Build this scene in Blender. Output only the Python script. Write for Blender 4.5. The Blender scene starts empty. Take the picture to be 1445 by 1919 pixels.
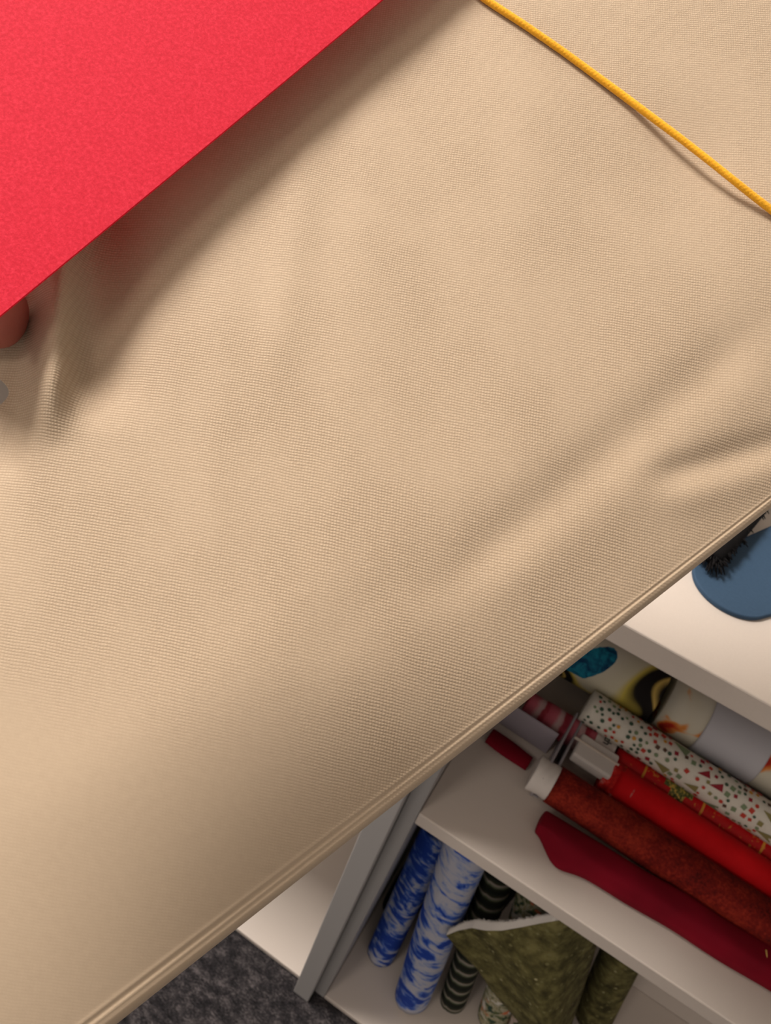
import bpy, bmesh, math, random
import numpy as np
from mathutils import Vector, Matrix

random.seed(7)
rng = np.random.default_rng(7)
scene = bpy.context.scene
COL = scene.collection

# ------------------------------------------------------------------ camera
W, H, F = 1445.0, 1919.0, 1442.0
CX, CY = W / 2, H / 2
CAM = np.array([0.03289, -0.34095, 1.18808])
YAW, PITCH, ROLL = -0.33959, 0.72836, 0.28066
_f = np.array([math.sin(YAW) * math.cos(PITCH), math.cos(YAW) * math.cos(PITCH), -math.sin(PITCH)])
_r = np.cross(_f, [0, 0, 1.0]); _r /= np.linalg.norm(_r)
_u = np.cross(_r, _f)
FWD = _f
RGT = math.cos(ROLL) * _r + math.sin(ROLL) * _u
UPV = -math.sin(ROLL) * _r + math.cos(ROLL) * _u
cd = bpy.data.cameras.new('camera')
cam = bpy.data.objects.new('camera', cd); COL.objects.link(cam)
cd.sensor_fit = 'VERTICAL'; cd.sensor_height = 36.0; cd.sensor_width = 36.0 * W / H
cd.lens = F * 36.0 / H
cd.clip_start = 0.005; cd.clip_end = 50
cam.matrix_world = Matrix(((RGT[0], UPV[0], -FWD[0], CAM[0]), (RGT[1], UPV[1], -FWD[1], CAM[1]),
                           (RGT[2], UPV[2], -FWD[2], CAM[2]), (0, 0, 0, 1)))
cd.dof.use_dof = True; cd.dof.focus_distance = 0.228
cd.dof.aperture_fstop = cd.lens / 0.85
scene.camera = cam

# ------------------------------------------------------------------ world, lights, exposure
scene.view_settings.view_transform = 'Standard'
scene.view_settings.look = 'None'
scene.view_settings.gamma = 1.0
scene.view_settings.use_curve_mapping = False
scene.view_settings.exposure = 0.0
wd = bpy.data.worlds.new('world'); scene.world = wd; wd.use_nodes = True
wd.node_tree.nodes['Background'].inputs[0].default_value = (1.0, 0.87, 0.76, 1)
wd.node_tree.nodes['Background'].inputs[1].default_value = 0.47
CEIL = 2.6
KEY_POS, KEY_SIZE, KEY_W = (-1.11, -0.19, CEIL - 0.06), 0.56, 64.5
FILL_POS, FILL_W = (-0.75, -1.90, CEIL - 0.06), 9.5  # fill lamp is added to lift the shelf fronts, not a known fixture
for nm, pos, size, watt, colr in (('ceiling_lamp_key', KEY_POS, KEY_SIZE, KEY_W, (1, .91, .82)),
                                  ('added_fill_lamp', FILL_POS, 0.56, FILL_W, (1, .85, .72))):
    ld = bpy.data.lights.new(nm, 'AREA'); ld.shape = 'SQUARE'; ld.size = size; ld.energy = watt; ld.color = colr
    lo = bpy.data.objects.new(nm, ld); COL.objects.link(lo); lo.location = pos


# ------------------------------------------------------------------ helpers
def P(px, py, **kw):
    """World point seen at a place of the photograph, on the plane x=, y= or z= constant."""
    d = (px - CX) / F * RGT - (py - CY) / F * UPV + FWD
    (a, v), = kw.items(); i = 'xyz'.index(a)
    return Vector(CAM + d * (v - CAM[i]) / d[i])


def S(r, g, b):
    def c(v):
        v /= 255.0
        return v / 12.92 if v <= .04045 else ((v + .055) / 1.055) ** 2.4
    return (c(r), c(g), c(b), 1.0)


class N:
    """Small node-graph writer."""
    def __init__(s, name, rough=.7, spec=.3):
        s.m = bpy.data.materials.new(name); s.m.use_nodes = True
        s.t = s.m.node_tree; s.b = s.t.nodes['Principled BSDF']
        s.b.inputs['Roughness'].default_value = rough
        s.b.inputs['Specular IOR Level'].default_value = spec

    def n(s, typ, ins=None, **props):
        o = s.t.nodes.new(typ)
        for k, v in props.items(): setattr(o, k, v)
        for k, v in (ins or {}).items(): s.put(o.inputs[k], v)
        return o

    def put(s, sock, v):
        if hasattr(v, 'bl_rna') and isinstance(v, bpy.types.NodeSocket): s.t.links.new(v, sock)
        else: sock.default_value = v

    def math(s, op, a, b=0.0, c=0.0):
        o = s.n('ShaderNodeMath', operation=op)
        s.put(o.inputs[0], a); s.put(o.inputs[1], b); s.put(o.inputs[2], c)
        return o.outputs[0]

    def coord(s, which='Object', scale=(1, 1, 1), loc=(0, 0, 0), rot=(0, 0, 0)):
        c = s.n('ShaderNodeTexCoord').outputs[which]
        return s.n('ShaderNodeMapping', {'Vector': c, 'Scale': scale, 'Location': loc, 'Rotation': rot}).outputs[0]

    def noise(s, vec, scale, detail=4, rough=.55, dist=0, col=False):
        o = s.n('ShaderNodeTexNoise', {'Vector': vec, 'Scale': scale, 'Detail': detail, 'Roughness': rough, 'Distortion': dist})
        return o.outputs['Color' if col else 'Fac']

    def voro(s, vec, scale, out='Distance', **p):
        o = s.n('ShaderNodeTexVoronoi', {'Vector': vec, 'Scale': scale}, **p)
        return o.outputs[out]

    def ramp(s, fac, stops, interp='LINEAR'):
        o = s.n('ShaderNodeValToRGB', {'Fac': fac}); o.color_ramp.interpolation = interp
        e = o.color_ramp.elements
        while len(e) < len(stops): e.new(.5)
        for el, (p, c) in zip(e, stops): el.position = p; el.color = c
        return o.outputs[0]

    def mix(s, fac, a, b, mode='MIX'):
        o = s.n('ShaderNodeMix', data_type='RGBA', blend_type=mode)
        s.put(o.inputs[0], fac); s.put(o.inputs[6], a); s.put(o.inputs[7], b)
        return o.outputs[2]

    def base(s, v): s.put(s.b.inputs['Base Color'], v); return s

    def bump(s, h, strength=.3, dist=.001):
        o = s.n('ShaderNodeBump', {'Height': h, 'Strength': strength, 'Distance': dist})
        s.t.links.new(o.outputs[0], s.b.inputs['Normal']); return s

    def sheen(s, v=.2):
        s.b.inputs['Sheen Weight'].default_value = v; s.b.inputs['Sheen Roughness'].default_value = .5; return s


def plain(name, rgb, rough=.7, spec=.3, grain=0, gscale=400):
    k = N(name, rough, spec)
    c = S(*rgb)
    if grain:
        f = k.noise(k.coord(), gscale, 3)
        k.base(k.mix(f, tuple(v * (1 - grain) for v in c[:3]) + (1,), tuple(min(1, v * (1 + grain)) for v in c[:3]) + (1,)))
        k.bump(f, .25, .0006)
    else: k.base(c)
    return k.m


def link(name, me, mats, parent=None, smooth=True):
    o = bpy.data.objects.new(name, me); COL.objects.link(o)
    for m in (mats if isinstance(mats, (list, tuple)) else [mats]): me.materials.append(m)
    if smooth: me.polygons.foreach_set('use_smooth', [True] * len(me.polygons))
    if parent is not None: o.parent = parent
    return o


def from_bm(name, bm, mats, parent=None, smooth=False):
    me = bpy.data.meshes.new(name); bmesh.ops.recalc_face_normals(bm, faces=bm.faces)
    bm.to_mesh(me); bm.free()
    return link(name, me, mats, parent, smooth)


def tag(o, label=None, cat=None, group=None, kind=None):
    if label: o['label'] = label
    if cat: o['category'] = cat
    if group: o['group'] = group
    if kind: o['kind'] = kind
    return o


def empty(name, loc=(0, 0, 0)):
    o = bpy.data.objects.new(name, None); COL.objects.link(o); o.location = loc
    o.empty_display_size = .02
    bpy.context.view_layer.update()
    return o


def adopt(child, parent):
    """Parent while staying in place (parents carry a pure translation or a known matrix)."""
    child.parent = parent
    child.matrix_parent_inverse = parent.matrix_world.inverted()
    return child


def box_bm(x0, x1, y0, y1, z0, z1, bev=0.0012, seg=2):
    bm = bmesh.new()
    bmesh.ops.create_cube(bm, size=1)
    bmesh.ops.scale(bm, vec=(x1 - x0, y1 - y0, z1 - z0), verts=bm.verts)
    bmesh.ops.translate(bm, vec=((x0 + x1) / 2, (y0 + y1) / 2, (z0 + z1) / 2), verts=bm.verts)
    if bev: bmesh.ops.bevel(bm, geom=bm.edges[:], offset=bev, segments=seg, affect='EDGES', profile=.5)
    return bm


def grid_mesh(name, V, ni, nj, close_i=False):
    """V: (nj, ni, 3) array of rows -> quad mesh."""
    idx = np.arange(ni * nj).reshape(nj, ni)
    if close_i: idx = np.c_[idx, idx[:, :1]]
    q = np.stack([idx[:-1, :-1], idx[:-1, 1:], idx[1:, 1:], idx[1:, :-1]], -1).reshape(-1, 4)
    me = bpy.data.meshes.new(name)
    me.from_pydata(V.reshape(-1, 3).tolist(), [], q.tolist()); me.update()
    return me


def tube(bm, pts, r, seg=8, caps=True):
    """Tube along points; r a number or list."""
    pts = [Vector(p) for p in pts]; rings = []
    n0 = None
    for i, p in enumerate(pts):
        d = (pts[min(i + 1, len(pts) - 1)] - pts[max(i - 1, 0)]).normalized()
        if n0 is None: n0 = d.orthogonal().normalized()
        n0 = (n0 - d * n0.dot(d)).normalized(); b = d.cross(n0)
        rr = r[i] if isinstance(r, (list, tuple)) else r
        rings.append([bm.verts.new(p + rr * (math.cos(a) * n0 + math.sin(a) * b)) for a in [2 * math.pi * k / seg for k in range(seg)]])
    for A, B in zip(rings, rings[1:]):
        for k in range(seg): bm.faces.new((A[k], A[(k + 1) % seg], B[(k + 1) % seg], B[k]))
    if caps: bm.faces.new(rings[0][::-1]); bm.faces.new(rings[-1])


# ------------------------------------------------------------------ setting materials
k = N('carpet_dark_grey', .95, .1)
v = k.coord('Object', (1, 2.0, 1), rot=(0, 0, .35))
f1 = k.noise(v, 260, 3, .7); f2 = k.noise(v, 45, 4, .6)
f = k.math('ADD', k.math('MULTIPLY', f1, .5), k.math('MULTIPLY', f2, .5))
k.base(k.ramp(f, [(.36, S(24, 24, 27)), (.5, S(52, 50, 53)), (.66, S(112, 106, 108))]))
k.bump(f1, .9, .004); M_carpet = k.m
M_wall = plain('wall_paint_white', (214, 208, 200), .9, .2)
M_ceil = plain('ceiling_tile_white', (225, 222, 216), .95, .1, .05, 60)
k = N('white_melamine', .42, .35)
f = k.noise(k.coord(), 900, 2)
k.base(k.mix(f, S(201, 192, 185), S(208, 199, 192))); k.bump(f, .05, .0003); M_shelf = k.m
k = N('shaded_grey_laminate', .45, .35)  # side panels: greyer than the boards, with their shade put into the colour
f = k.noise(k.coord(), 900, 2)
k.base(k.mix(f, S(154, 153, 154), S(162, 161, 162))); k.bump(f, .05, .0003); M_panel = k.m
M_metal = plain('white_lacquered_metal', (225, 225, 225), .5)
k = N('lamp_diffuser', .6); k.base((.9, .9, .88, 1))
k.b.inputs['Emission Color'].default_value = (1, .92, .82, 1); k.b.inputs['Emission Strength'].default_value = 3.0
M_diff = k.m

# ------------------------------------------------------------------ setting
for nm, b, m in (('floor', (-2.2, 2.4, -2.2, .34, -.06, 0), M_carpet),
                 ('wall_back', (-2.2, 2.4, .34, .44, 0, CEIL), M_wall),
                 ('wall_left', (-2.3, -2.2, -2.2, .44, 0, CEIL), M_wall),
                 ('ceiling', (-2.2, 2.4, -2.2, .34, CEIL, CEIL + .05), M_ceil)):
    tag(from_bm(nm, box_bm(*b, bev=0), m), kind='structure')
tag(from_bm('baseboard_back', box_bm(-2.2, 2.4, .328, .34, 0, .08, .002), M_metal), kind='structure')

for (x, y, z), lab in ((KEY_POS, 'square white ceiling light panel above the cream cloth'),
                       (FILL_POS, 'added square fill light panel on the ceiling, farther from the shelves')):  # the second fixture only houses the added fill lamp
    e = tag(empty('ceiling_light', (x, y, CEIL)), lab, 'ceiling light', 'ceiling light panels')
    bm = bmesh.new(); h = .31
    for s in ((-1, 0), (1, 0), (0, -1), (0, 1)):
        b2 = box_bm(x + (s[0] * h if s[0] else -h) - (.015 if s[0] else 0), x + (s[0] * h if s[0] else h) + (.015 if s[0] else 0),
                    y + (s[1] * h if s[1] else -h) - (.015 if s[1] else 0), y + (s[1] * h if s[1] else h) + (.015 if s[1] else 0), CEIL - .045, CEIL, .003)
        me = bpy.data.meshes.new('tmp'); b2.to_mesh(me); b2.free(); bm.from_mesh(me); bpy.data.meshes.remove(me)
    adopt(from_bm('frame', bm, M_metal), e)
    adopt(from_bm('diffuser', box_bm(x - .294, x + .294, y - .294, y + .294, CEIL - .03, CEIL - .012, 0), M_diff), e)

# ------------------------------------------------------------------ bookcases
ZB, ZM, ZU, T, SET = 0.011, 0.55, 0.866, 0.019, 0.0162
XL, XW = -0.0239, 0.0147
BACK = 0.279


def bookcase(label, x0, x1, pl, pr, yfl, yfr):
    """x0..x1 outside faces; pl/pr panel thickness; yf* front of each panel."""
    e = tag(empty('bookcase', ((x0 + x1) / 2, .14, 0)), label, 'bookcase', 'white bookcases side by side')
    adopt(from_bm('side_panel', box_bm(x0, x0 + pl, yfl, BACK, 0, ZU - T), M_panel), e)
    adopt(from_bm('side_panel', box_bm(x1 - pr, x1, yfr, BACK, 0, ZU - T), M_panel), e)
    a, b = x0 + pl + .0003, x1 - pr - .0003
    adopt(from_bm('bottom_board', box_bm(a, b, SET, BACK, .0005, ZB), M_shelf), e)
    adopt(from_bm('shelf', box_bm(a, b, SET, BACK, ZM - T, ZM), M_shelf), e)
    adopt(from_bm('top_board', box_bm(x0, x1, SET if x0 > -.01 else SET, BACK + .008, ZU - T, ZU), M_shelf), e)
    adopt(from_bm('back_panel', box_bm(x0 + .002, x1 - .002, BACK, BACK + .008, .002, ZU - T, 0), M_shelf), e)
    return e


bookcase('white bookcase holding the rolls and red fabrics on its shelves', 0.0002, .82, XW, .018, SET, SET)
bookcase('white bookcase with empty bottom board left of the blue rolls', -.85, -.0002, .018, -XL, SET, 0.0)

# ------------------------------------------------------------------ the cream cloth
# base plane of the cloth, in camera axes: 1/depth varies linearly over the view
A0, BX, BY = 4.75, -.0003, .000886
_nc = np.array([BX * F, -BY * F, A0])
NL = np.linalg.norm(_nc)
NRM = -(_nc[0] * RGT + _nc[1] * UPV + _nc[2] * FWD) / NL          # towards the viewer


def base_pt(px, py, h=0.0):
    """Point h metres in front of the cloth's base plane, in the direction of (px,py)."""
    px = np.asarray(px, float); py = np.asarray(py, float); h = np.asarray(h, float)
    d = ((px - CX) / F)[..., None] * RGT - ((py - CY) / F)[..., None] * UPV + FWD
    inv = A0 + BX * (px - CX) + BY * (py - CY)                 # = d . nc
    z = (1.0 - h * NL) / inv
    return CAM + d * z[..., None]


def to_px(Pw):
    q = Pw - CAM
    x, y, z = q @ RGT, q @ UPV, q @ FWD
    return CX + F * x / z, CY - F * y / z


def sm(x): x = np.clip(x, 0, 1); return x * x * (3 - 2 * x)


# straight front fold of the cloth and its distance field
E0, E1 = np.array([185., 1919.]), np.array([1445., 940.])
ED = (E1 - E0) / np.linalg.norm(E1 - E0)
EN = np.array([ED[1], -ED[0]])                                    # away from the fold, into the cloth
MM = 1e-3


def ridge(px, py, a, b, w, amp, fade=.35, asym=1.0):
    """Soft wrinkle along the segment a-b."""
    a, b = np.array(a, float), np.array(b, float); L = np.linalg.norm(b - a); d = (b - a) / L
    s = (px - a[0]) * d[0] + (py - a[1]) * d[1]; c = -(px - a[0]) * d[1] + (py - a[1]) * d[0]
    ww = np.where(c > 0, w * asym, w)
    e = sm((s + fade * L) / (fade * L)) * sm((L * (1 + fade) - s) / (fade * L))
    return amp * np.exp(-(c / ww) ** 2) * e


def cloth_h(px, py):
    s = (px - E0[0]) * ED[0] + (py - E0[1]) * ED[1]
    t = np.maximum((px - E0[0]) * EN[0] + (py - E0[1]) * EN[1], 0)
    amp = 5.0 + 16.0 * np.exp(-((s - 520) / 420) ** 2) + 2.5 * sm((s - 1000) / 500)
    wid = 430.0
    h = -amp * np.clip((wid - t) / wid, 0, 1) ** 2.3
    h += -7.0 * np.clip((900 - t) / 900, 0, 1) ** 2 * sm((900 - s) / 900)
    h = h + 2.5 * np.exp(-(((px - 620) / 420) ** 2 + ((py - 650) / 600) ** 2))      # gentle swell
    h += ridge(px, py, (930, 1020), (1330, 690), 46, -1.25, .45)
    h += ridge(px, py, (1010, 1060), (1360, 780), 50, .5, .4)
    h += ridge(px, py, (1280, 880), (1560, 800), 30, -1.5, .35)
    h += ridge(px, py, (1300, 930), (1560, 850), 34, .7, .4)
    h += ridge(px, py, (640, 1180), (900, 980), 60, -.35, .5)
    h += ridge(px, py, (575, 300), (520, 640), 40, .55, .5)
    h += ridge(px, py, (455, 330), (390, 420), 22, .6, .6)
    h += ridge(px, py, (440, 1270), (60, 1500), 120, .5, .5)
    for (xa, xb, wd_, am_) in ((700, 640, 45, .22), (820, 800, 60, -.25), (980, 960, 50, .2), (455, 400, 40, .25), (1120, 1100, 60, -.2)):
        h += ridge(px, py, (xa, 120), (xb, 900), wd_, am_, .4)
    # folds running down from the pinch on the left
    h += ridge(px, py, (205, 430), (182, 690), 70, -3.9, .5)
    h += ridge(px, py, (112, 480), (100, 690), 40, 8.0, .75)
    h += -.010 / MM * sm((85 - px) / 150) * np.exp(-((py - 640) / 230) ** 2)
    h += ridge(px, py, (60, 520), (25, 800), 26, -2.4, .4)
    h += -2.0 * np.exp(-(((px - 1300) / 130) ** 2 + ((py - 300) / 110) ** 2))         # dip under the yarn
    return h * MM


M = []
k = N('cream_woven_cloth', .68, .28)
uv = k.n('ShaderNodeUVMap', uv_map='weave').outputs[0]
wob = k.noise(uv, .09, 3, .6, 0, True)
wv = k.n('ShaderNodeVectorMath', {0: wob, 1: (.5, .5, .5)}, operation='SUBTRACT').outputs[0]
wv = k.n('ShaderNodeVectorMath', {0: wv, 'Scale': 1.3}, operation='SCALE').outputs[0]
uvw = k.n('ShaderNodeVectorMath', {0: uv, 1: wv}, operation='ADD').outputs[0]
sx = k.n('ShaderNodeSeparateXYZ', {0: uvw})
su = k.math('SINE', k.math('MULTIPLY', sx.outputs[0], math.pi)); svn = k.math('SINE', k.math('MULTIPLY', sx.outputs[1], math.pi))
checker = k.math('MULTIPLY', su, svn)
dots = k.math('MULTIPLY', k.math('ABSOLUTE', su), k.math('ABSOLUTE', svn))
ribs = k.math('POWER', k.math('ABSOLUTE', svn), .7)
hgt = k.math('ADD', k.math('MULTIPLY', dots, .62), k.math('ADD', k.math('MULTIPLY', ribs, .38), k.math('MULTIPLY', checker, .10)))
slub = k.noise(k.n('ShaderNodeVectorMath', {0: uvw, 1: (.22, 1.0, 1)}, operation='MULTIPLY').outputs[0], 1.0, 2, .5)
hgt = k.math('ADD', hgt, k.math('MULTIPLY', slub, .35))
patch = k.noise(uv, .022, 3, .55)
amt = k.n('ShaderNodeMapRange', {'Value': patch, 'From Min': .38, 'From Max': .6, 'To Min': .55, 'To Max': 1.0}).outputs[0]
attr = k.n('ShaderNodeAttribute', attribute_name='nap').outputs['Fac']          # where the nap is brushed smooth
amt = k.math('MULTIPLY', amt, attr)
cell = k.n('ShaderNodeVectorMath', {0: uvw}, operation='FLOOR').outputs[0]
wn = k.n('ShaderNodeTexWhiteNoise', {'Vector': cell}, noise_dimensions='2D').outputs['Value']
warp = k.noise(k.n('ShaderNodeVectorMath', {0: uvw, 1: (1.0, .06, 1)}, operation='MULTIPLY').outputs[0], 1.3, 2, .5)
hgt = k.math('MULTIPLY', hgt, k.math('ADD', .72, k.math('ADD', k.math('MULTIPLY', wn, .28), k.math('MULTIPLY', warp, .28))))
dark = k.math('MULTIPLY', k.math('SUBTRACT', 1.02, hgt), amt)  # shade in the gaps between threads, put into the colour
mot = k.noise(uv, .35, 4, .65)
c0 = k.mix(mot, (.43, .335, .240, 1), (.49, .385, .280, 1))
c1 = k.mix(k.math('MULTIPLY', dark, .60), c0, (.25, .165, .095, 1))
k.base(c1); k.sheen(.12)
bp = k.n('ShaderNodeBump', {'Height': k.math('MULTIPLY', hgt, amt), 'Strength': .38, 'Distance': .0004})
k.t.links.new(bp.outputs[0], k.b.inputs['Normal'])
M_cloth = k.m

# local 2-D frame of the plane for the weave
EXA = RGT - NRM * (RGT @ NRM); EXA /= np.linalg.norm(EXA)
EYA = np.cross(NRM, EXA)
O0 = base_pt(722., 900.)
NI = 300
tpx = np.concatenate([np.arange(0, 26, 1.6), 26 + np.cumsum(np.linspace(2.2, 6.5, 330))])
T1 = tpx[-1]
BLp, BRp = np.array([-34., 2089.2]), np.array([1590., 827.3])
TLp, TRp = np.array([-58., -160.]), np.array([1560., -160.])
# corner points on the plane, then a bilinear net on that plane
C00, C10, C01, C11 = [base_pt(*c) for c in (BLp, BRp, TLp, TRp)]
ui = np.linspace(0, 1, NI)[None, :, None]; vj = (tpx / T1)[:, None, None]
net = (1 - vj) * ((1 - ui) * C00 + ui * C10) + vj * ((1 - ui) * C01 + ui * C11)
npx, npy = to_px(net)
# notch in the left border just below the thumb
sh = 66 * np.exp(-((npy - 735) / 44) ** 2) * np.exp(-np.clip(npx + 50, 0, None) / 110)
net = base_pt(npx + sh, npy); npx = npx + sh
h = cloth_h(npx, npy)
tt = tpx[:, None] * np.ones((1, NI))                                # doubled crease along the fold
bow = 1.0 + .0 * npx
crease = .20 * np.exp(-((tt - 3) / 2.6) ** 2) + .14 * np.exp(-((tt - 12) / 2.8) ** 2) - .16 * np.exp(-((tt - 8) / 2.4) ** 2)
h = h + crease * MM
main = base_pt(npx, npy, h)
# fold: profile (outwards, down) in mm below row 0, then the lower layer
row0 = main[0]; edir = np.gradient(row0, axis=0); edir /= np.linalg.norm(edir, axis=1)[:, None]
outv = np.cross(edir, NRM); outv /= np.linalg.norm(outv, axis=1)[:, None]
if (outv @ UPV).mean() > 0: outv = -outv
fac = np.linspace(1.9, .85, NI)[:, None]
prof = [(.35, .1), (.8, .45), (1.25, 1.1), (1.6, 1.9), (1.85, 2.8), (1.9, 3.7), (1.75, 4.6), (1.3, 5.4), (.4, 6.0), (-2, 6.5), (-8, 6.9)]
fold = [row0 + outv * (a * MM * fac) - NRM * (b * MM * fac) for a, b in prof]
under = []
for vv in (.03, .07, .12, .18, .26, .36, .5, .65, .8, 1.0):
    j = int(np.argmin(np.abs(tpx / T1 - vv))); under.append(main[j] - NRM * (8.5 * MM))
allrows = np.array(under[::-1] + fold[::-1] + list(main))
me = grid_mesh('folded_cloth', allrows, NI, len(allrows))
uvl = me.uv_layers.new(name='weave')
co = allrows.reshape(-1, 3); rel = co - O0
THREAD = 0.83e-3
ang = math.radians(-5)
ux = rel @ EXA / THREAD; uy = rel @ EYA / THREAD
# bend of the threads as the cloth is pulled towards the pinch
uy2 = uy + .16 * ux - .0011 * ux * uy * .6 + 2.5 * np.sin(ux / 60.0)
ux2 = ux - .10 * uy + 2.0 * np.sin(uy / 45.0 + 1)
# the fold and lower layer: run the threads on around the bend
nf, nu = len(fold), len(under)
uvv = np.c_[ux2, uy2]
lv = np.empty(len(me.loops), int); me.loops.foreach_get('vertex_index', lv)
uvl.data.foreach_set('uv', uvv[lv].astype(np.float32).ravel())
at = me.attributes.new('nap', 'FLOAT', 'POINT')
ax, ay = to_px(co)
nap = 1.0 - .93 * sm((ay - 1080) / 420) * sm((850 - ax) / 450) - .35 * sm((200 - ax) / 250) * sm((ay - 900) / 300)
row_f = np.ones(len(allrows)); row_f[:nu] = .5; row_f[nu:nu + nf] = .35; row_f[nu + nf:] = 1 - .6 * np.exp(-(tpx / 15) ** 2)
nap = (nap.reshape(len(allrows), NI) * row_f[:, None]).ravel()
at.data.foreach_set('value', np.clip(nap, .07, 1).astype(np.float32))
cloth = link('folded_cloth', me, M_cloth)
cloth.location = (0, 0, 0)
sd = cloth.modifiers.new('thickness', 'SOLIDIFY'); sd.thickness = .0004; sd.offset = -1
tag(cloth, 'cream plain woven cloth folded over, held out flat above the shelves', 'fabric')

# ------------------------------------------------------------------ yarn lying over the cloth
YP = [(800, -92, 0), (860, -40, 0), (911, 0, 0), (985, 48, 0), (1056, 97, 0), (1120, 144, .1), (1173, 183, .4), (1225, 222, 1.4), (1271, 256, 2.6), (1325, 298, 3.5),
      (1370, 334, 3.0), (1410, 366, 1.6), (1445, 393, .6), (1500, 436, 0), (1560, 483, 0)]
YR = .00118
pts = []
for a, b in zip(YP, YP[1:]):
    for q in np.linspace(0, 1, 14, endpoint=False): pts.append(tuple(a[i] * (1 - q) + b[i] * q for i in range(3)))
pts = np.array(pts)
for _ in range(6): pts[1:-1] = .25 * pts[:-2] + .5 * pts[1:-1] + .25 * pts[2:]
hc = cloth_h(pts[:, 0], pts[:, 1])
floor_h = np.maximum.reduce([hc, np.convolve(hc, np.ones(21) / 21, 'same')])
cent = base_pt(pts[:, 0], pts[:, 1], hc + YR * 1.02 + pts[:, 2] * MM)
ydir = np.gradient(cent, axis=0); ydir /= np.linalg.norm(ydir, axis=1)[:, None]
yb = np.cross(ydir, NRM); yb /= np.linalg.norm(yb, axis=1)[:, None]; yn = np.cross(yb, ydir)
arc = np.r_[0, np.cumsum(np.linalg.norm(np.diff(cent, axis=0), axis=1))]
fine = np.linspace(0, arc[-1], 700)
I3 = lambda Q: np.stack([np.interp(fine, arc, Q[:, i]) for i in range(3)], 1)
cent, yb, yn = I3(cent), I3(yb), I3(yn)
rings = []
for i in range(len(fine)):
    ph = fine[i] / .0042 * 2 * math.pi
    th = np.linspace(0, 2 * math.pi, 20, endpoint=False)
    rad = YR * (.95 + .05 * np.abs(np.sin(1.5 * (th - ph))) + .03 * math.sin(fine[i] / .011) + rng.normal(0, .012, 20))
    rings.append(cent[i] + (rad * np.cos(th))[:, None] * yb[i] + (rad * np.sin(th))[:, None] * yn[i])
k = N('golden_yellow_wool', .8, .15)
f = k.noise(k.coord(), 1500, 3, .7)
k.base(k.mix(f, S(218, 146, 14), S(250, 190, 48))); k.bump(f, .5, .0004); k.sheen(.25); M_yarn = k.m
yarn = link('yarn', grid_mesh('yarn', np.array(rings), 20, len(rings), True), M_yarn)
tag(yarn, 'golden yellow yarn strand stretched across the corner of the cream cloth', 'yarn')
bm = bmesh.new()                                                  # loose wool hairs
for i in range(1100):
    j = rng.integers(5, len(fine) - 5); th = rng.uniform(0, 2 * math.pi)
    o = math.cos(th) * yb[j] + math.sin(th) * yn[j]; dr = I3(ydir)[j] if False else (cent[j + 3] - cent[j - 3]); dr = dr / np.linalg.norm(dr)
    p0 = cent[j] + o * YR * .9; L = rng.uniform(.0003, .0008)
    p1 = p0 + (o * .5 + dr * rng.uniform(-1.2, 1.2)) * L; p2 = p1 + (o * .15 + dr * rng.uniform(-1, 1) + yb[j] * rng.uniform(-.4, .4)) * L
    tube(bm, [p0, p1, p2], [.000022, .000018, .00001], 4, False)
fz = from_bm('fuzz', bm, M_yarn, None, True); fz.parent = yarn

# ------------------------------------------------------------------ red card
k = N('red_paper_card', .78, .22)
v = k.coord()
f = k.math('ADD', k.math('MULTIPLY', k.noise(v, 1000, 4, .6), .7), k.math('MULTIPLY', k.noise(v, 2600, 2, .6), .3))
k.base(k.ramp(f, [(.36, S(196, 30, 54)), (.5, S(211, 39, 64)), (.64, S(226, 53, 78))]))
k.bump(f, .35, .0004)
tr = k.n('ShaderNodeBsdfTranslucent', {'Color': S(255, 50, 70)}); mx = k.n('ShaderNodeMixShader', {0: .30})
k.t.links.new(k.b.outputs[0], mx.inputs[1]); k.t.links.new(tr.outputs[0], mx.inputs[2])
k.t.links.new(mx.outputs[0], k.t.nodes['Material Output'].inputs['Surface']); M_card = k.m
ca = base_pt(0, 593, .0182); cb = base_pt(715, 0, .0138); cc = base_pt(0, 0, .022)
e1 = cb - ca; e1 /= np.linalg.norm(e1)
e2 = cc - ca; e2 -= e1 * (e2 @ e1); e2 /= np.linalg.norm(e2); e3 = np.cross(e1, e2)
if e3 @ NRM < 0: e3 = -e3
pc = ca - e1 * .0085
LW, LH, TH = .21, .148, .0007
g1, g2 = 40, 30
sag = lambda a, b: -.0006 * math.sin(math.pi * a) + .0004 * math.sin(math.pi * b)
top = np.array([[pc + e1 * LW * i / g1 + e2 * LH * j / g2 + e3 * sag(i / g1, j / g2) for i in range(g1 + 1)] for j in range(g2 + 1)])
card = link('card', grid_mesh('card', top, g1 + 1, g2 + 1), M_card, None, False)
sd = card.modifiers.new('thickness', 'SOLIDIFY'); sd.thickness = TH; sd.offset = 0
tag(card, 'bright red paper card held over the cream cloth', 'card')

# ------------------------------------------------------------------ person: hand holding cloth and card
k = N('skin', .5, .4)
f = k.noise(k.coord(), 60, 4); f2 = k.noise(k.coord(), 900, 2)
k.base(k.mix(f, S(160, 88, 78), S(180, 106, 92))); k.bump(f2, .2, .0004)
k.b.inputs['Subsurface Weight'].default_value = .12; k.b.inputs['Subsurface Radius'].default_value = (.006, .002, .001)
M_skin = k.m
M_nail = plain('fingernail', (196, 134, 116), .35, .5)
k = N('charcoal_sleeve', .9, .1); k.base(S(58, 58, 66)); k.bump(k.noise(k.coord(), 700, 3), .4, .001); M_sleeve = k.m
joints = {}; verts = []; edges = []; rad = []


def jv(key, px, py, hmm, r, par=None):
    joints[key] = len(verts); verts.append(base_pt(px, py, hmm * MM)); rad.append(r * MM)
    if par is not None: edges.append((joints[par], joints[key]))


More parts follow.
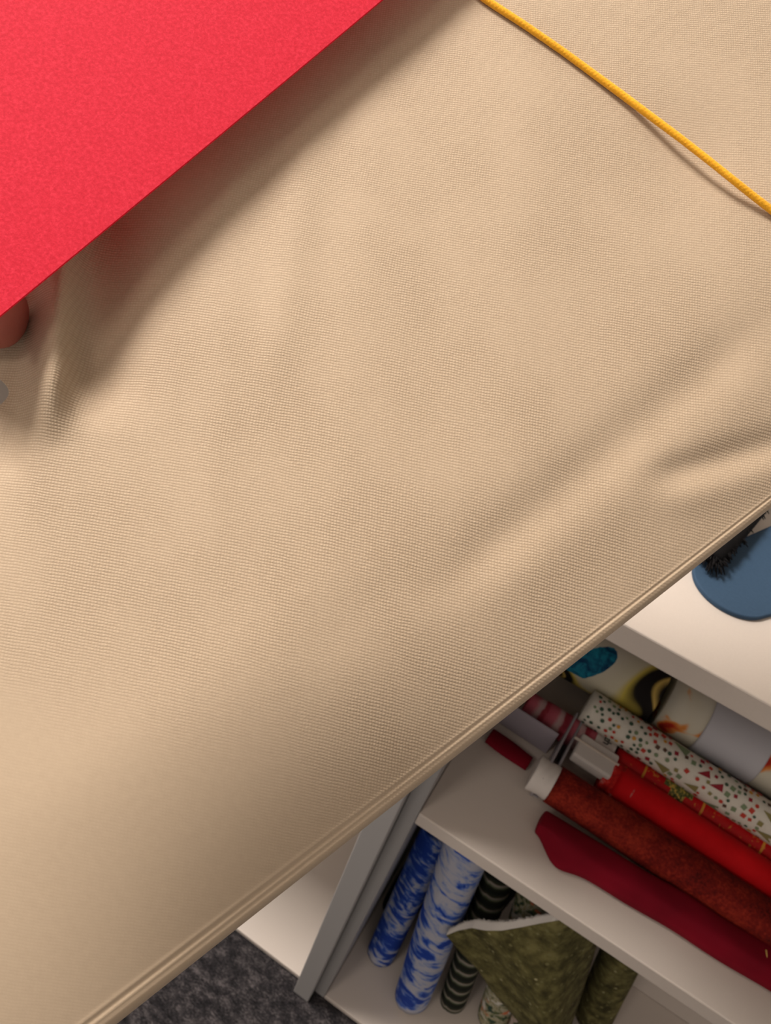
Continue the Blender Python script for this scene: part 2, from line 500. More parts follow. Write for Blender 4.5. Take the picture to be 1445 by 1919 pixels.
jv('palm', -560, 660, -30, 17)
jv('palm2', -700, 700, -32, 18, 'palm')
jv('wrist', -900, 760, -34, 19, 'palm2')
jv('arm1', -1200, 860, -40, 23, 'wrist')
jv('arm2', -1700, 1020, -48, 28, 'arm1')
jv('arm3', -2300, 1200, -56, 33, 'arm2')
jv('th0', -600, 560, -14, 13, 'palm2')
jv('th1', -430, 520, 2, 11.5, 'th0')
jv('th2', -215, 540, 7, 10.5, 'th1')
jv('th3', -90, 572, 5.8, 10.8, 'th2')
jv('th4', 0, 588, 5.2, 10.6, 'th3')
jv('th5', 43, 600, 5.5, 8.0, 'th4')
for n_, (y0, y1, y2, xt, rr) in dict(index=(520, 470, 430, 120, 8.2), middle=(620, 600, 590, 150, 8.6), ring=(760, 800, 830, 40, 8.2), little=(860, 950, 1000, -10, 7.2)).items():
    jv(n_ + '0', -430, y0, -31, rr + 1.8, 'palm')
    jv(n_ + '1', -210, y1, -33, rr + .4, n_ + '0')
    jv(n_ + '2', (xt - 210) / 2 - 20, (y1 + y2) / 2, -34, rr, n_ + '1')
    jv(n_ + '3', xt - 20, y2, -31, rr - .6, n_ + '2')
    jv(n_ + '4', xt + 30, y2 - 2, -29.5, rr - 3.2, n_ + '3')
hand_root = base_pt(-900, 760, -34 * MM)
per = tag(empty('person', tuple(hand_root)), "person's hand, thumb pressing the cream cloth under the red card", 'person')
me = bpy.data.meshes.new('hand')
me.from_pydata([tuple(p) for p in verts], edges, []); me.update()
hand = link('hand', me, M_skin, None, False)
adopt(hand, per)
sk = hand.modifiers.new('skin', 'SKIN'); sk.use_smooth_shade = True
for i, sv in enumerate(me.skin_vertices[0].data):
    sv.radius = (rad[i], rad[i]); sv.use_root = (i == 0)
ss = hand.modifiers.new('sub', 'SUBSURF'); ss.levels = 2; ss.render_levels = 3
# thumb nail
A_, B_ = verts[joints['th3']], verts[joints['th4']]
dn = (B_ - A_) / np.linalg.norm(B_ - A_); un = NRM - dn * (NRM @ dn); un /= np.linalg.norm(un); wn = np.cross(dn, un)
nv = np.array([[B_ + dn * (-.012 + .011 * i / 8) + (wn * math.sin(a) + un * math.cos(a)) * .0091 for a in np.linspace(-.75, .75, 9)] for i in range(9)])
nl = link('thumbnail', grid_mesh('thumbnail', nv, 9, 9), M_nail)
s2 = nl.modifiers.new('thickness', 'SOLIDIFY'); s2.thickness = .0006
adopt(nl, per)
bm = bmesh.new()
sl = [base_pt(-1280, 887, -41 * MM), base_pt(-1320, 900, -42 * MM), base_pt(-1700, 1020, -48 * MM), base_pt(-2300, 1200, -56 * MM), base_pt(-2360, 1218, -57 * MM)]
tube(bm, sl, [.031, .033, .037, .042, .043], 28)
slv = from_bm('sleeve', bm, M_sleeve, None, True); adopt(slv, per)


# ------------------------------------------------------------------ fabric rolls
def frame(A, B, up=(0, 0, 1)):
    A, B = Vector(A), Vector(B); x = (B - A).normalized(); z = Vector(up); z = (z - x * z.dot(x)).normalized(); y = z.cross(x)
    m = Matrix((x, y, z)).transposed().to_4x4(); m.translation = A
    return m, (B - A).length


def roll_mesh(L, r, flat=1.0, wob=.03, seed=0, lap=.0012, turns=5, seg=48, rings=40, x0=0.0, bulge=0.0):
    """Rolled cloth along +X: an overlapping outer edge, uneven surface, spiral wound ends."""
    rg = np.random.default_rng(seed); th = np.linspace(0, 2 * math.pi, seg, endpoint=False)
    ph = rg.uniform(0, 6.28, 6); rows = []
    xs = np.linspace(0, L, rings)

    def rr(x):
        a = 1 + wob * (np.sin(2 * th + ph[0] + 3 * x / L) * .5 + np.sin(3 * th + ph[1] - 5 * x / L) * .3 + np.sin(x / L * 9 + ph[2]) * .35 + .2 * np.sin(x / L * 21 + 4 * th + ph[3]))
        return r * a + lap * (th / (2 * math.pi) - .5)
    def ring(x, rad):
        y = rad * np.cos(th); z = rad * np.sin(th) * flat
        return np.stack([np.full(seg, x) if np.isscalar(x) else x, y, z], 1)
    n = turns * 2
    for i in range(n, 0, -1):                                    # spiral end: alternating rims of the layers
        q = i / n
        rows.append(ring(.0006 * (i % 2) + .0012 * q * 0 + .0004 * np.sin(th * 3 + i), rr(0) * (1 - .86 * q)))
    rows.append(ring(.0002, rr(0) * .985))
    for x in xs[1:-1]: rows.append(ring(x0 + x, rr(x)))
    rows.append(ring(L - .0002, rr(L) * .985))
    for i in range(1, n + 1):
        q = i / n
        rows.append(ring(L - .0006 * (i % 2) - .0004 * np.sin(th * 3 + i), rr(L) * (1 - .86 * q)))
    me = grid_mesh('cloth', np.array(rows), seg, len(rows), True)
    bm = bmesh.new(); bm.from_mesh(me); bm.verts.ensure_lookup_table()
    nv = len(bm.verts); bm.faces.new([bm.verts[i] for i in range(seg)]); bm.faces.new([bm.verts[nv - seg + i] for i in range(seg)][::-1])
    bmesh.ops.recalc_face_normals(bm, faces=bm.faces); bm.to_mesh(me); bm.free()
    return me


def roll(A, B, r, mats, label, name='fabric_roll', cat='fabric roll', group=None, core=None, **kw):
    m, L = frame(A, B)
    e = tag(empty(name), label, cat, group); e.matrix_world = m; bpy.context.view_layer.update()
    o = link('rolled_cloth', roll_mesh(L, r, **kw), mats, e)
    if core is not None:
        bm = bmesh.new(); rc = r * .30
        tube(bm, [(-core, 0, 0), (L * .5, 0, 0), (L + core, 0, 0)], rc, 24, True)
        from_bm('cardboard_core', bm, M_cardb, e, True)
    return e, o, L


M_cardb = plain('grey_board', (196, 184, 172), .85, .1, .06, 300)
M_white = plain('white_card', (214, 208, 204), .7, .2, .03, 300)

# ---- materials of the prints
def blue_brush(name, sc, dist, thr, rot):
    k = N(name, .75, .2)
    v = k.coord('Object', (1, 1, 1), rot=rot)
    d = k.noise(v, sc * .55, 3, .5, 0, True)
    dv = k.n('ShaderNodeVectorMath', {0: d, 'Scale': dist}, operation='SCALE').outputs[0]
    v2 = k.n('ShaderNodeVectorMath', {0: v, 1: dv}, operation='ADD').outputs[0]
    st = k.n('ShaderNodeVectorMath', {0: v2, 1: (1.0, .42, .42)}, operation='MULTIPLY').outputs[0]
    a = k.noise(st, sc * 1.5, 3, .6, 1.2); b = k.noise(v2, sc * .7, 2, .5, .5); c = k.noise(st, sc * 5, 3, .6)
    f = k.math('ADD', k.math('ADD', k.math('MULTIPLY', a, .55), k.math('MULTIPLY', b, .35)), k.math('MULTIPLY', c, .16))
    col = k.ramp(f, [(thr - .035, S(26, 62, 158)), (thr, S(74, 108, 190)), (thr + .035, S(146, 158, 192)), (thr + .09, S(176, 178, 192))])
    k.base(col); k.bump(k.noise(v, 900, 2), .15, .0005)
    return k.m


M_blueA = blue_brush('blue_white_brush_print_dense', 42, .022, .525, (0, 0, .6))
M_blueB = blue_brush('blue_white_petal_print', 34, .03, .50, (0, .4, .3))

k = N('dark_green_banded', .8, .15)
v = k.coord(); x = k.n('ShaderNodeSeparateXYZ', {0: v}); nz = k.noise(v, 50, 3)
bx = k.math('ADD', k.math('MULTIPLY', x.outputs[0], 36.0), k.math('MULTIPLY', nz, .25))
fr = k.math('FRACT', bx)
k.base(k.ramp(fr, [(0, S(20, 24, 18)), (.22, S(34, 38, 26)), (.34, S(96, 104, 84)), (.5, S(150, 140, 132)), (.6, S(52, 54, 40)), (.8, S(24, 30, 26)), (1, S(20, 24, 18))]))
M_band = k.m


def floral(name, base, sc=60):
    k = N(name, .8, .2); v = k.coord()
    d = k.noise(v, sc, 2, .5, 0, True); dv = k.n('ShaderNodeVectorMath', {0: d, 'Scale': .012}, operation='SCALE').outputs[0]
    v2 = k.n('ShaderNodeVectorMath', {0: v, 1: dv}, operation='ADD').outputs[0]
    a = k.noise(v2, sc * 1.3, 4, .6, 1.0)
    c = k.ramp(a, [(.36, S(44, 66, 60)), (.44, S(96, 104, 62)), (.52, base), (.6, S(150, 142, 104)), (.68, S(86, 98, 92))])
    b = k.noise(v2, sc * .8, 2, .4, .6)
    c = k.mix(k.ramp(b, [(.6, (0, 0, 0, 1)), (.66, (1, 1, 1, 1))]), c, S(196, 112, 76))
    b2 = k.noise(v2, sc * 1.1, 2, .4, .3)
    c = k.mix(k.ramp(b2, [(.58, (0, 0, 0, 1)), (.62, (1, 1, 1, 1))]), c, S(206, 202, 196))
    k.base(c); return k.m


M_flor = floral('muted_flower_print', S(172, 168, 150))
M_florp = floral('pale_flower_print', S(190, 168, 168), 45)

k = N('olive_green_speckled', .85, .15); v = k.coord()
f = k.noise(v, 55, 5, .65)
c = k.ramp(f, [(.34, S(60, 56, 34)), (.5, S(92, 88, 54)), (.66, S(122, 116, 74))])
sp = k.voro(v, 95); c = k.mix(k.ramp(sp, [(.16, (1, 1, 1, 1)), (.24, (0, 0, 0, 1))]), c, S(120, 116, 78))
sp2 = k.voro(k.coord('Object', (1, 1, 1), (.3, .1, 0)), 52); c = k.mix(k.ramp(sp2, [(.07, (1, 1, 1, 1)), (.12, (0, 0, 0, 1))]), c, S(164, 158, 118))
k.base(c); k.bump(f, .2, .001); M_green = k.m
M_fray = plain('white_frayed_cotton', (206, 202, 198), .95, .1)

k = N('rust_red_mottled', .85, .15); v = k.coord()
f = k.math('ADD', k.math('MULTIPLY', k.noise(v, 38, 5, .7), .6), k.math('MULTIPLY', k.noise(v, 420, 3, .6), .4))
k.base(k.ramp(f, [(.34, S(58, 10, 10)), (.48, S(112, 24, 18)), (.62, S(150, 46, 30))])); k.bump(f, .2, .001); M_rust = k.m
k = N('bright_red_cotton', .8, .2); v = k.coord(); f = k.noise(v, 26, 5, .65)
k.base(k.ramp(f, [(.3, S(186, 2, 12)), (.7, S(216, 14, 24))])); k.bump(k.noise(v, 900, 2), .2, .0004); M_red = k.m
k = N('maroon_cotton', .85, .15); v = k.coord(); f = k.noise(v, 20, 4, .5)
k.base(k.ramp(f, [(.3, S(98, 2, 22)), (.7, S(122, 6, 30))])); k.bump(k.noise(v, 900, 2), .15, .0004); M_maroon = k.m
k = N('red_mottled_ends', .85, .15); v = k.coord(); f = k.noise(v, 110, 4, .7)
k.base(k.ramp(f, [(.38, S(150, 18, 20)), (.55, S(200, 40, 36)), (.68, S(196, 120, 116))])); M_redmot = k.m

k = N('red_gold_christmas_print', .6, .35); v = k.coord(); x = k.n('ShaderNodeSeparateXYZ', {0: v})
c = S(196, 10, 18)
g = k.noise(v, 120, 3, .6, 1.5)
gold = k.ramp(g, [(.60, (0, 0, 0, 1)), (.64, (1, 1, 1, 1))])
c = k.mix(k.math('MULTIPLY', gold, .75), c, S(220, 150, 60))
ln = k.math('FRACT', k.math('MULTIPLY', x.outputs[0], 17.0)); lm = k.math('LESS_THAN', k.math('ABSOLUTE', k.math('SUBTRACT', ln, .5)), .018)
c = k.mix(lm, c, S(224, 160, 60))
k.base(c); M_gold = k.m
k = N('green_gold_foliage_print', .6, .35); v = k.coord(); f = k.noise(v, 420, 3, .7)
k.base(k.ramp(f, [(.4, S(70, 84, 40)), (.52, S(120, 126, 70)), (.62, S(226, 196, 96))], 'LINEAR')); M_leaf = k.m

k = N('pink_white_banded', .8, .2); v = k.coord(); x = k.n('ShaderNodeSeparateXYZ', {0: v}); nz = k.noise(v, 90, 3)
fr = k.math('FRACT', k.math('ADD', k.math('MULTIPLY', x.outputs[0], 46), k.math('MULTIPLY', nz, .3)))
c = k.ramp(fr, [(0, S(128, 14, 32)), (.14, S(140, 26, 46)), (.22, S(176, 74, 92)), (.58, S(190, 104, 118)), (.76, S(190, 172, 172)), (.9, S(180, 162, 162)), (.97, S(128, 14, 32))])
c = k.mix(k.math('MULTIPLY', k.noise(v, 160, 3), .5), c, S(190, 90, 104)); k.base(c); M_pink = k.m

k = N('white_cotton_print_ground', .8, .2); v = k.coord(); f = k.noise(v, 300, 3)
k.base(k.mix(f, S(214, 210, 198), S(226, 222, 212))); k.bump(f, .1, .0004); M_xmas = k.m
M_motif = [plain('print_forest_green', (66, 90, 74)), plain('print_sage_green', (124, 142, 110)), plain('print_berry_red', (150, 38, 52)),
           plain('print_brick_red', (190, 66, 52)), plain('print_ochre', (206, 150, 60)), plain('print_bark_brown', (92, 70, 56)), plain('print_olive', (140, 132, 84))]

k = N('cream_black_yellow_print', .75, .2); v = k.coord()
f = k.noise(v, 9, 1, .3, .3)
f = k.math('ADD', f, k.math('MULTIPLY', k.n('ShaderNodeSeparateXYZ', {0: v}).outputs[0], 1.1))
k.base(k.ramp(f, [(.40, S(206, 200, 188)), (.60, S(206, 200, 176)), (.625, S(198, 180, 84)), (.645, S(24, 20, 18)), (.68, S(24, 20, 18)), (.69, S(206, 176, 96)), (.71, S(24, 20, 18)), (.76, S(20, 18, 16))]))
M_creamp = k.m
cbase = k.b.inputs['Base Color'].links[0].from_socket
xx = k.n('ShaderNodeSeparateXYZ', {0: v})
ang_n = k.math('ARCTAN2', xx.outputs[2], xx.outputs[1])
da = k.math('MULTIPLY', k.math('SUBTRACT', ang_n, 2.62), .034)
dx = k.math('SUBTRACT', xx.outputs[0], .044)
al = k.math('ADD', k.math('MULTIPLY', dx, .55), k.math('MULTIPLY', da, -.83)); ac = k.math('ADD', k.math('MULTIPLY', dx, .83), k.math('MULTIPLY', da, .55))
d2 = k.math('ADD', k.math('POWER', k.math('ABSOLUTE', k.math('DIVIDE', al, .034)), 2), k.math('POWER', k.math('ABSOLUTE', k.math('DIVIDE', ac, .013)), 2))
d2 = k.math('ADD', d2, k.math('MULTIPLY', k.noise(v, 90, 3), .5))
tl = k.mix(k.ramp(k.noise(v, 85, 4, .7, .8), [(.38, (0, 0, 0, 1)), (.62, (1, 1, 1, 1))]), S(0, 58, 96), S(30, 136, 164))
k.base(k.mix(k.ramp(d2, [(1.0, (1, 1, 1, 1)), (1.0, (0, 0, 0, 1))]) if False else k.math('LESS_THAN', d2, 1.2), cbase, tl))
k = N('white_orange_blotch_print', .75, .2); v = k.coord()
f = k.noise(v, 17, 3, .5, .4)
k.base(k.ramp(f, [(.44, S(206, 202, 188)), (.58, S(204, 198, 180)), (.61, S(214, 140, 70)), (.65, S(176, 44, 26)), (.72, S(66, 24, 20))])); M_blot = k.m
k = N('frosted_tissue_band', .4, .4); k.base(S(196, 196, 204)); k.b.inputs['Transmission Weight'].default_value = .12; M_tissue = k.m
M_lav = plain('grey_lavender_card', (150, 142, 152), .7)
M_slate = plain('grey_plastic_sleeve', (150, 146, 152), .4, .5)
M_ink = plain('black_ink', (40, 44, 46), .8)
M_dark = plain('gap_shade_black', (26, 26, 24), .9, .1, .2, 500)
M_gum = plain('pale_yellow_thread', (226, 190, 110), .7)

# ---- lower compartment: rolls standing on the bottom board
GL = 'rolls standing in the lower compartment'


def upright(px0, px1, y1, r, mat, label, seed, ztop=.515, **kw):
    a = P(*px0, z=ZB); b = P(*px1, y=a.y + y1)
    d = (b - a).normalized(); a = a + Vector((0, 0, r * .02 + .0012))
    top = a + d * ((ztop - a.z) / d.z)
    tilt = math.sqrt(max(0, 1 - d.z * d.z)); a = a + d * (r * tilt * 1.02 + .0005)
    return roll(a, top, r, mat, label, group=GL, seed=seed, **kw)


upright((714, 1787), (818, 1567), .014, .0198, M_blueA, 'blue and white brush print fabric roll nearest the bookcase side panel', 1, ztop=.37, wob=.02)
upright((772, 1868), (869, 1605), .006, .0245, M_blueB, 'blue and white petal print fabric roll, second from the side panel', 2, ztop=.45, wob=.03)
upright((848, 1876), (934, 1640), .012, .0182, M_band, 'dark green fabric roll with grey cross bands', 3, ztop=.47, wob=.02)
upright((924, 1908), (1002, 1690), .014, .0222, M_flor, 'muted green flower print fabric roll behind the draped olive cloth', 4, ztop=.40, wob=.03)
upright((958, 1955), (994, 1862), .004, .0115, M_florp, 'pale pinkish flower print fabric roll mostly hidden by the olive cloth', 6, ztop=.16, wob=.02)
upright((1110, 1905), (1162, 1795), .004, .026, M_green, 'olive green speckled fabric roll standing right of the draped olive cloth', 5, ztop=.50, wob=.02)

for (x_, y_, r_, sd_, lb_) in ((.045, .172, .0255, 41, 'added black roll filling the shaded gap behind the blue rolls, against the side panel'), (.103, .166, .0255, 42, 'added black roll filling the shaded gap between the two blue rolls'),
                             (.150, .226, .021, 43, 'added black roll filling the shaded gap behind the green banded roll')):
    roll((x_, y_, ZB + .0008), (x_ + .002, y_ + .004, .43), r_, M_dark, lb_, group=GL, seed=sd_, wob=.02)  # black rolls added to darken gaps where there is only deep shade

# draped olive cloth: a standing bolt with its loose flap pulled out to the left
et = tag(empty('fabric_bolt', tuple(P(1035, 1960, z=ZB))), 'olive green speckled cloth with white frayed edge draped over the rolls', 'fabric')
left = [(836, 1753), (862, 1784), (893, 1815), (922, 1858), (950, 1890), (980, 1925), (1010, 1975), (1030, 2030)]
right = [(1136, 1742), (1119, 1790), (1104, 1832), (1087, 1880), (1073, 1919), (1059, 1960), (1045, 2000), (1029, 2050)]
topc = [(836, 1753), (858, 1744), (884, 1739), (910, 1744), (940, 1744), (975, 1738), (1010, 1731), (1050, 1724), (1128, 1738)]


def interp(pl, q):
    pl = np.array(pl, float); s = np.linspace(0, 1, len(pl)); return np.array([np.interp(q, s, pl[:, i]) for i in (0, 1)])


GU, GV = 44, 44
rows = []
for j in range(GV + 1):
    q = j / GV; row = []
    for i in range(GU + 1):
        u = i / GU
        a, b = interp(left, q), interp(right, q)
        p = a * (1 - u) + b * u
        tp = interp(topc, u); t0 = np.array(left[0]) * (1 - u) + np.array(right[0]) * u
        p = p + (tp - t0) * (1 - q) ** 3
        y = .048 + .03 * u * u + .006 * math.sin(5 * u + 3 * q) + .003 * math.sin(11 * u - 4 * q) + .045 * max(0, (u - .8) / .2) ** 2.2
        y += .035 * (1 - u) ** 3 * (.3 + .7 * q) - .008 * q
        row.append(np.array(P(p[0], p[1], y=y)))
    rows.append(row)
rows = np.array(rows)
ZCUT = ZB + .002
rows[..., 2] = np.maximum(rows[..., 2], ZCUT + 0 * rows[..., 2])
drape = link('drape', grid_mesh('drape', rows, GU + 1, GV + 1), M_green)
sd = drape.modifiers.new('thickness', 'SOLIDIFY'); sd.thickness = .0016; sd.offset = 1
adopt(drape, et)
bm = bmesh.new()                                                   # white frayed edge above the flap
top = rows[0]
for i in range(GU):
    a, b = Vector(top[i]), Vector(top[i + 1]); wdt = .005 + .010 * math.sin(math.pi * min(1, (i + 1) / GU * 1.02)) ** .6
    q0 = a + Vector((0, .004, wdt)); q1 = b + Vector((0, .004, wdt))
    vs = [bm.verts.new(c) for c in (a, b, q1, q0)]; bm.faces.new(vs)
    vs2 = [bm.verts.new(c + Vector((0, .0012, 0))) for c in (a, b, q1, q0)]; bm.faces.new(vs2[::-1])
    for _ in range(9):
        s_ = random.random(); p0 = q0.lerp(q1, s_) - Vector((0, 0, .001)); ln_ = random.uniform(.001, .0045)
        tube(bm, [p0, p0 + Vector((random.uniform(-.001, .001), random.uniform(-.001, .001), ln_ * .6)), p0 + Vector((random.uniform(-.002, .002), random.uniform(-.001, .001), ln_))], .00028, 4, False)
bmesh.ops.remove_doubles(bm, verts=bm.verts, dist=.00001)
adopt(from_bm('frayed_edge', bm, M_fray, None, False), et)
ba, bb = P(1012, 1975, z=ZB + .001), P(1062, 1800, y=.145)
d_ = (bb - ba).normalized(); bb = ba + d_ * ((.51 - ba.z) / d_.z); ba = ba + d_ * .006
m_, L_ = frame(ba, bb)
me_ = roll_mesh(L_, .024, seed=9, wob=.02); me_.transform(m_)
adopt(link('bolt', me_, M_green), et)

# ---- middle shelf: rolls and bolts lying along the shelf
GM = 'fabrics lying on the middle shelf'


def lying(px0, px1, hh, r, mat, label, seed, **kw):
    hh = max(hh, r * 1.06 + .0006)
    return roll(P(*px0, z=ZM + hh), P(*px1, z=ZM + hh), r, mat, label, group=GM, seed=seed, **kw)


rust, o, L = lying((1036, 1468), (1700, 1897), .0192, .0185, M_rust, 'rust red mottled fabric roll between the maroon and bright red fabrics', 11, wob=.02)
me_ = roll_mesh(.024, .0172, seed=30, wob=.04, turns=3); me_.transform(Matrix.Translation((-.020, 0, 0)))
link('cardboard_end', me_, M_white, rust)
red, o, L = lying((1150, 1463), (1700, 1822), .0176, .0172, M_red, 'bright red plain fabric roll behind the rust red roll', 12, wob=.015)
me_ = roll_mesh(.03, .0168, seed=31, wob=.05); me_.transform(Matrix.Translation((-.012, 0, 0)))
link('turned_end', me_, M_redmot, red)
from_bm('paper_label', box_bm(-.045, -.006, -.012, .016, .004, .0165, .002), M_white, red)
from_bm('label_tab', box_bm(-.05, -.004, .0045, .0055, .0150, .0185, .0002), M_cardb, red)

gold, og, L = lying((1150, 1418), (1680, 1745), .0124, .0116, [M_gold, M_leaf], 'narrow red fabric roll with gold print beside the white christmas print', 13, wob=.02)
for p in og.data.polygons:                                        # the printed fir spray
    c = p.center; x = c.x
    if .048 < x < .078 and c.z > -.004 and abs((x - .063)) < .015 - .012 * abs(c.y) / .0125: p.material_index = 1
pink, o, L = lying((985, 1318), (1128, 1408), .0148, .0142, M_pink, 'pink and white banded fabric roll with a paper label', 14, wob=.05)
me_ = roll_mesh(.021, .0146, seed=32, wob=.01, turns=3); me_.transform(Matrix.Translation((L - .012, 0, 0)))
lab = link('paper_label', me_, M_white, pink)
fc = bpy.data.curves.new('label_text', 'FONT'); fc.body = 'titch'; fc.size = .0115; fc.extrude = .0002; fc.align_x = 'CENTER'; fc.align_y = 'CENTER'
to = bpy.data.objects.new('tmp_text', fc); COL.objects.link(to)
dg = bpy.context.evaluated_depsgraph_get(); tm = bpy.data.meshes.new_from_object(to.evaluated_get(dg)); bpy.data.objects.remove(to)
R_ = .01515
for vtx in tm.vertices:                                            # wrap the lettering round the label
    tx, ty, tz = vtx.co; an = math.radians(62) - tx / R_ * -1
    vtx.co = (L - .0012 + ty, -(R_ + tz) * math.cos(math.pi - an) * 1 if False else (R_ + tz) * math.cos(an), (R_ + tz) * math.sin(an))
lt = link('lettering', tm, M_ink, lab, False)

xm, ox, L = lying((1098, 1320), (1690, 1700), .0362, .0172, [M_xmas] + M_motif, 'white christmas print fabric roll with green and red triangles', 15, wob=.015)
bm = bmesh.new(); bm.from_mesh(ox.data)
rg = random.Random(5)


def motif(x, an, shape, mi, size, rot):
    R2 = .0172 * 1.035
    if shape == 't': pl = [(-.4, -.55), (.4, -.55), (0, .75)]
    elif shape == 's': pl = [(-.5, -.5), (.5, -.5), (.5, .5), (-.5, .5)]
    else: pl = [(.5 * math.cos(a), .5 * math.sin(a)) for a in [k_ * math.pi / 5 for k_ in range(10)]]
    vs = []
    for (a, b) in pl:
        ca, sa = math.cos(rot), math.sin(rot); X, Y = (a * ca - b * sa) * size, (a * sa + b * ca) * size
        th = an + Y / R2; vs.append(bm.verts.new((x + X, R2 * math.cos(th), R2 * math.sin(th))))
    fce = bm.faces.new(vs); fce.material_index = mi


taken = []
for trial in range(1700):
    x = rg.uniform(.004, L - .01); an = rg.uniform(.2, 4.1); u = rg.random()
    if trial < 260:
        if x < .055: continue
        sh, sz, mi = 't', rg.uniform(.0085, .0130), rg.choice((1, 1, 2, 3, 3, 7))
    elif u < .55 and x > .06: sh, sz, mi = 's', rg.uniform(.0030, .0048), rg.choice((4, 4, 3, 2, 7, 6))
    else: sh, sz, mi = 'd', rg.uniform(.0028, .0042), rg.choice((1, 1, 1, 2, 4, 5))
    gap = .0045 if trial < 260 else .0010
    if trial < 260 and math.sin(x * 70) < -.35: continue
    if all((x - a) ** 2 + ((an - b) * .0175) ** 2 > ((sz + c) * .52 + gap) ** 2 for a, b, c in taken):
        taken.append((x, an, sz)); motif(x, an, sh, mi, sz, rg.uniform(-.4, .4) + (1.5 if sh == 't' else 0))
bm.to_mesh(ox.data); bm.free()

cream, oc, L = roll((.040, .2425, ZM + .050), (.158, .2425, ZM + .050), .0335, M_creamp, 'cream fabric roll with black and yellow print and teal patch', group=GM, seed=16, wob=.03)
blot, ob, L = roll((.164, .2425, ZM + .051), (.78, .2425, ZM + .051), .0325, M_blot, 'white fabric roll with orange red blotches under a paper band', group=GM, seed=17, wob=.03)
me_ = roll_mesh(.060, .0340, seed=33, wob=.01, turns=2); me_.transform(Matrix.Translation((.040, 0, 0)))
link('paper_band', me_, M_tissue, blot)

# maroon flat folded bolt in front, with rolled front lip
em_a, em_b = P(1010, 1538, z=ZM + .0122), P(1688, 1947, z=ZM + .0122)
m_, L_ = frame(em_a, em_b)
em = tag(empty('fabric_bolt'), 'flat folded maroon fabric lying at the front of the middle shelf', 'fabric', GM); em.matrix_world = m_; bpy.context.view_layer.update()
rows = []
for i in range(81):
    x = L_ * i / 80
    fr_ = .0205 + .004 * math.exp(-((x - .030) / .02) ** 2) - .014 * math.exp(-(x / .018) ** 2)
    lip = .008 * math.exp(-((x - .026) / .014) ** 2)
    row = []
    prof_ = [(.0100, -.0118), (.0110, -.004), (.0105, .004), (.0085, .0070), (.004, .009), (-.004, .0095), (-.012, .0088), (-fr_ + .006, .005 - lip * .3), (-fr_, .0 - lip * .2), (-fr_ - lip * .6, -.005), (-fr_ - lip * .5, -.0092), (-fr_ + .004, -.0118)]
    for (y_, z_) in prof_: row.append((x, y_ + .0006 * math.sin(x * 60), z_ + .0005 * math.sin(x * 90 + y_ * 200) * (z_ > -.01)))
    rows.append(row)
rows = np.array(rows); me_ = grid_mesh('folded_layers', rows, len(prof_), 81, True)
bm = bmesh.new(); bm.from_mesh(me_); bm.verts.ensure_lookup_table(); n_ = len(prof_)
bm.faces.new([bm.verts[i] for i in range(n_)]); bm.faces.new([bm.verts[80 * n_ + i] for i in range(n_)])
bmesh.ops.recalc_face_normals(bm, faces=bm.faces); bm.to_mesh(me_); bm.free()
fl = link('folded_layers', me_, M_maroon, em); sbm = fl.modifiers.new('sub', 'SUBSURF'); sbm.levels = 1; sbm.render_levels = 2
ta = [P(1436, 1780, z=ZM + .0215), P(1437, 1795, z=ZM + .0205), P(1430, 1806, z=ZM + .018), P(1420, 1811, z=ZM + .0145)]
bm = bmesh.new(); tube(bm, ta, .0007, 8); th_ = from_bm('tie_thread', bm, M_gum, None, True); adopt(th_, em)

# grey sleeve and card standing at the left ends of the rolls, red offcut and lavender card behind it
a = P(994, 1492, z=ZM); b = P(1056, 1370, z=ZM + .03)
m_, L_ = frame(a, P(1046, 1395, z=ZM))
sl_ = tag(empty('plastic_sleeve'), 'grey plastic sleeve standing at the left end of the rust red roll', 'sleeve', None); sl_.matrix_world = m_; bpy.context.view_layer.update()
from_bm('sleeve_wall', box_bm(0, L_ + .02, -.0012, .0012, 0, .034, .0008), M_slate, sl_)
from_bm('sleeve_wall', box_bm(.004, L_ + .02, -.009, -.0066, 0, .030, .0008), M_slate, sl_)
from_bm('sleeve_base', box_bm(.002, L_ + .018, -.0066, -.0012, 0, .002, .0004), M_slate, sl_)
a, b = P(917, 1378, z=ZM + .005), P(992, 1432, z=ZM + .005)
m_, L_ = frame(a, b)
rows = np.array([[(x, .009 * math.cos(t_) * (1 + .1 * math.sin(x * 90)), .0048 * math.sin(t_)) for t_ in np.linspace(0, 2 * math.pi, 20, endpoint=False)] for x in np.linspace(0, L_, 24)])
me_ = grid_mesh('offcut', rows, 20, 24, True); bm = bmesh.new(); bm.from_mesh(me_); bm.verts.ensure_lookup_table()
bm.faces.new([bm.verts[i] for i in range(20)]); bm.faces.new([bm.verts[23 * 20 + i] for i in range(20)]); bmesh.ops.recalc_face_normals(bm, faces=bm.faces); bm.to_mesh(me_); bm.free()
oc_ = link('fabric_offcut', me_, M_maroon); oc_.matrix_world = m_
tag(oc_, 'small dark red folded offcut left of the grey sleeve', 'fabric')
a, b = P(950, 1372, z=ZM + .001), P(1020, 1418, z=ZM + .001)
m_, L_ = frame(a, b)
lc = from_bm('backing_card', box_bm(-.012, L_, .004, .0055, 0, .035, .0004), M_lav); lc.matrix_world = m_
tag(lc, 'lavender grey card standing upright behind the small red offcut', 'card')

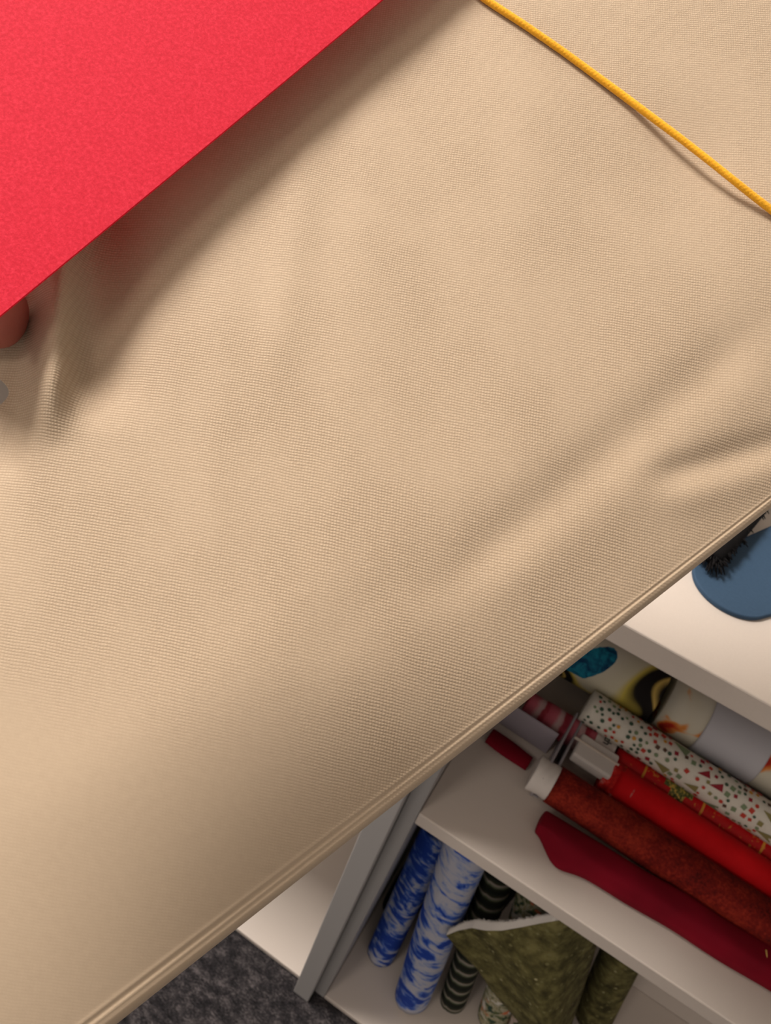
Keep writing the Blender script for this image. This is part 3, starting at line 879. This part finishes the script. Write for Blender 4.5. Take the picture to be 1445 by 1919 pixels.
# ---- top board: blue pad with rounded end and a black tassel on it
cxp, cyp, Rp = .122, .0975, .0272
ang_ = math.radians(58)
axis = Vector((math.cos(ang_), math.sin(ang_), 0)); side = Vector((-axis.y, axis.x, 0))
outl = []
for a in np.linspace(-math.pi / 2, math.pi / 2, 40): outl.append(Vector((cxp, cyp, 0)) - axis * Rp * math.cos(a) + side * Rp * math.sin(a))
outl += [Vector((cxp, cyp, 0)) + axis * .10 + side * .036, Vector((cxp, cyp, 0)) + axis * .125 + side * .028, Vector((cxp, cyp, 0)) + axis * .125 - side * .028, Vector((cxp, cyp, 0)) + axis * .10 - side * .036]
bm = bmesh.new(); vs = [bm.verts.new((p.x, p.y, ZU + .0006)) for p in outl]; f0 = bm.faces.new(vs)
ex = bmesh.ops.extrude_face_region(bm, geom=[f0]); tv = [g for g in ex['geom'] if isinstance(g, bmesh.types.BMVert)]
bmesh.ops.translate(bm, vec=(0, 0, .0030), verts=tv)
te = [e for e in bm.edges if all(v_ in tv for v_ in e.verts)]
bmesh.ops.bevel(bm, geom=te, offset=.0010, segments=4, affect='EDGES', profile=.5)
k = N('blue_felt', .8, .2); f = k.noise(k.coord(), 500, 3); k.base(k.mix(f, S(48, 70, 94), S(58, 82, 108))); k.bump(f, .15, .0005); M_bluef = k.m
pad = from_bm('pad', bm, M_bluef, None, False)
tag(pad, 'blue pad with a rounded end lying on the top board', 'pad')
M_black = plain('black_cotton', (16, 15, 17), .85, .15)
tip = P(1338, 1078, z=ZU + .011)
tA = [P(1476, 878, z=ZU + .0135), P(1430, 930, z=ZU + .0135), P(1390, 976, z=ZU + .0135), P(1356, 1018, z=ZU + .0125), P(1336, 1046, z=ZU + .0105)]
te_ = tag(empty('tassel', tuple(tA[-1])), 'black frayed tassel lying on the blue pad', 'tassel')
bm = bmesh.new(); tube(bm, tA, [.0085, .0088, .009, .0088, .006], 18); adopt(from_bm('cord', bm, M_black, None, True), te_)
bm = bmesh.new(); dirt = (tip - tA[-1]).normalized()
for i in range(420):
    a = random.uniform(0, 6.28); q_ = random.random() ** 2.0
    k0 = (1 - q_) * 3.999; i0 = int(k0); base = tA[i0].lerp(tA[i0 + 1], k0 - i0)
    r0 = .0075 * math.sqrt(random.random())
    o_ = Vector((math.cos(a), math.sin(a), random.uniform(-.6, .6))); p0 = base + o_ * r0
    L0 = random.uniform(.003, .0075); dd = (dirt + o_ * random.uniform(.2, 1.3)).normalized()
    p1 = p0 + dd * L0 * .5; p2 = p0 + dd * L0 + Vector((0, 0, -random.uniform(0, .0016)))
    for w_ in (p0, p1, p2): w_.z = max(w_.z, ZU + .0044)
    tube(bm, [p0, p1, p2], [.0006, .00055, .0003], 5)
adopt(from_bm('fringe', bm, M_black, None, True), te_)
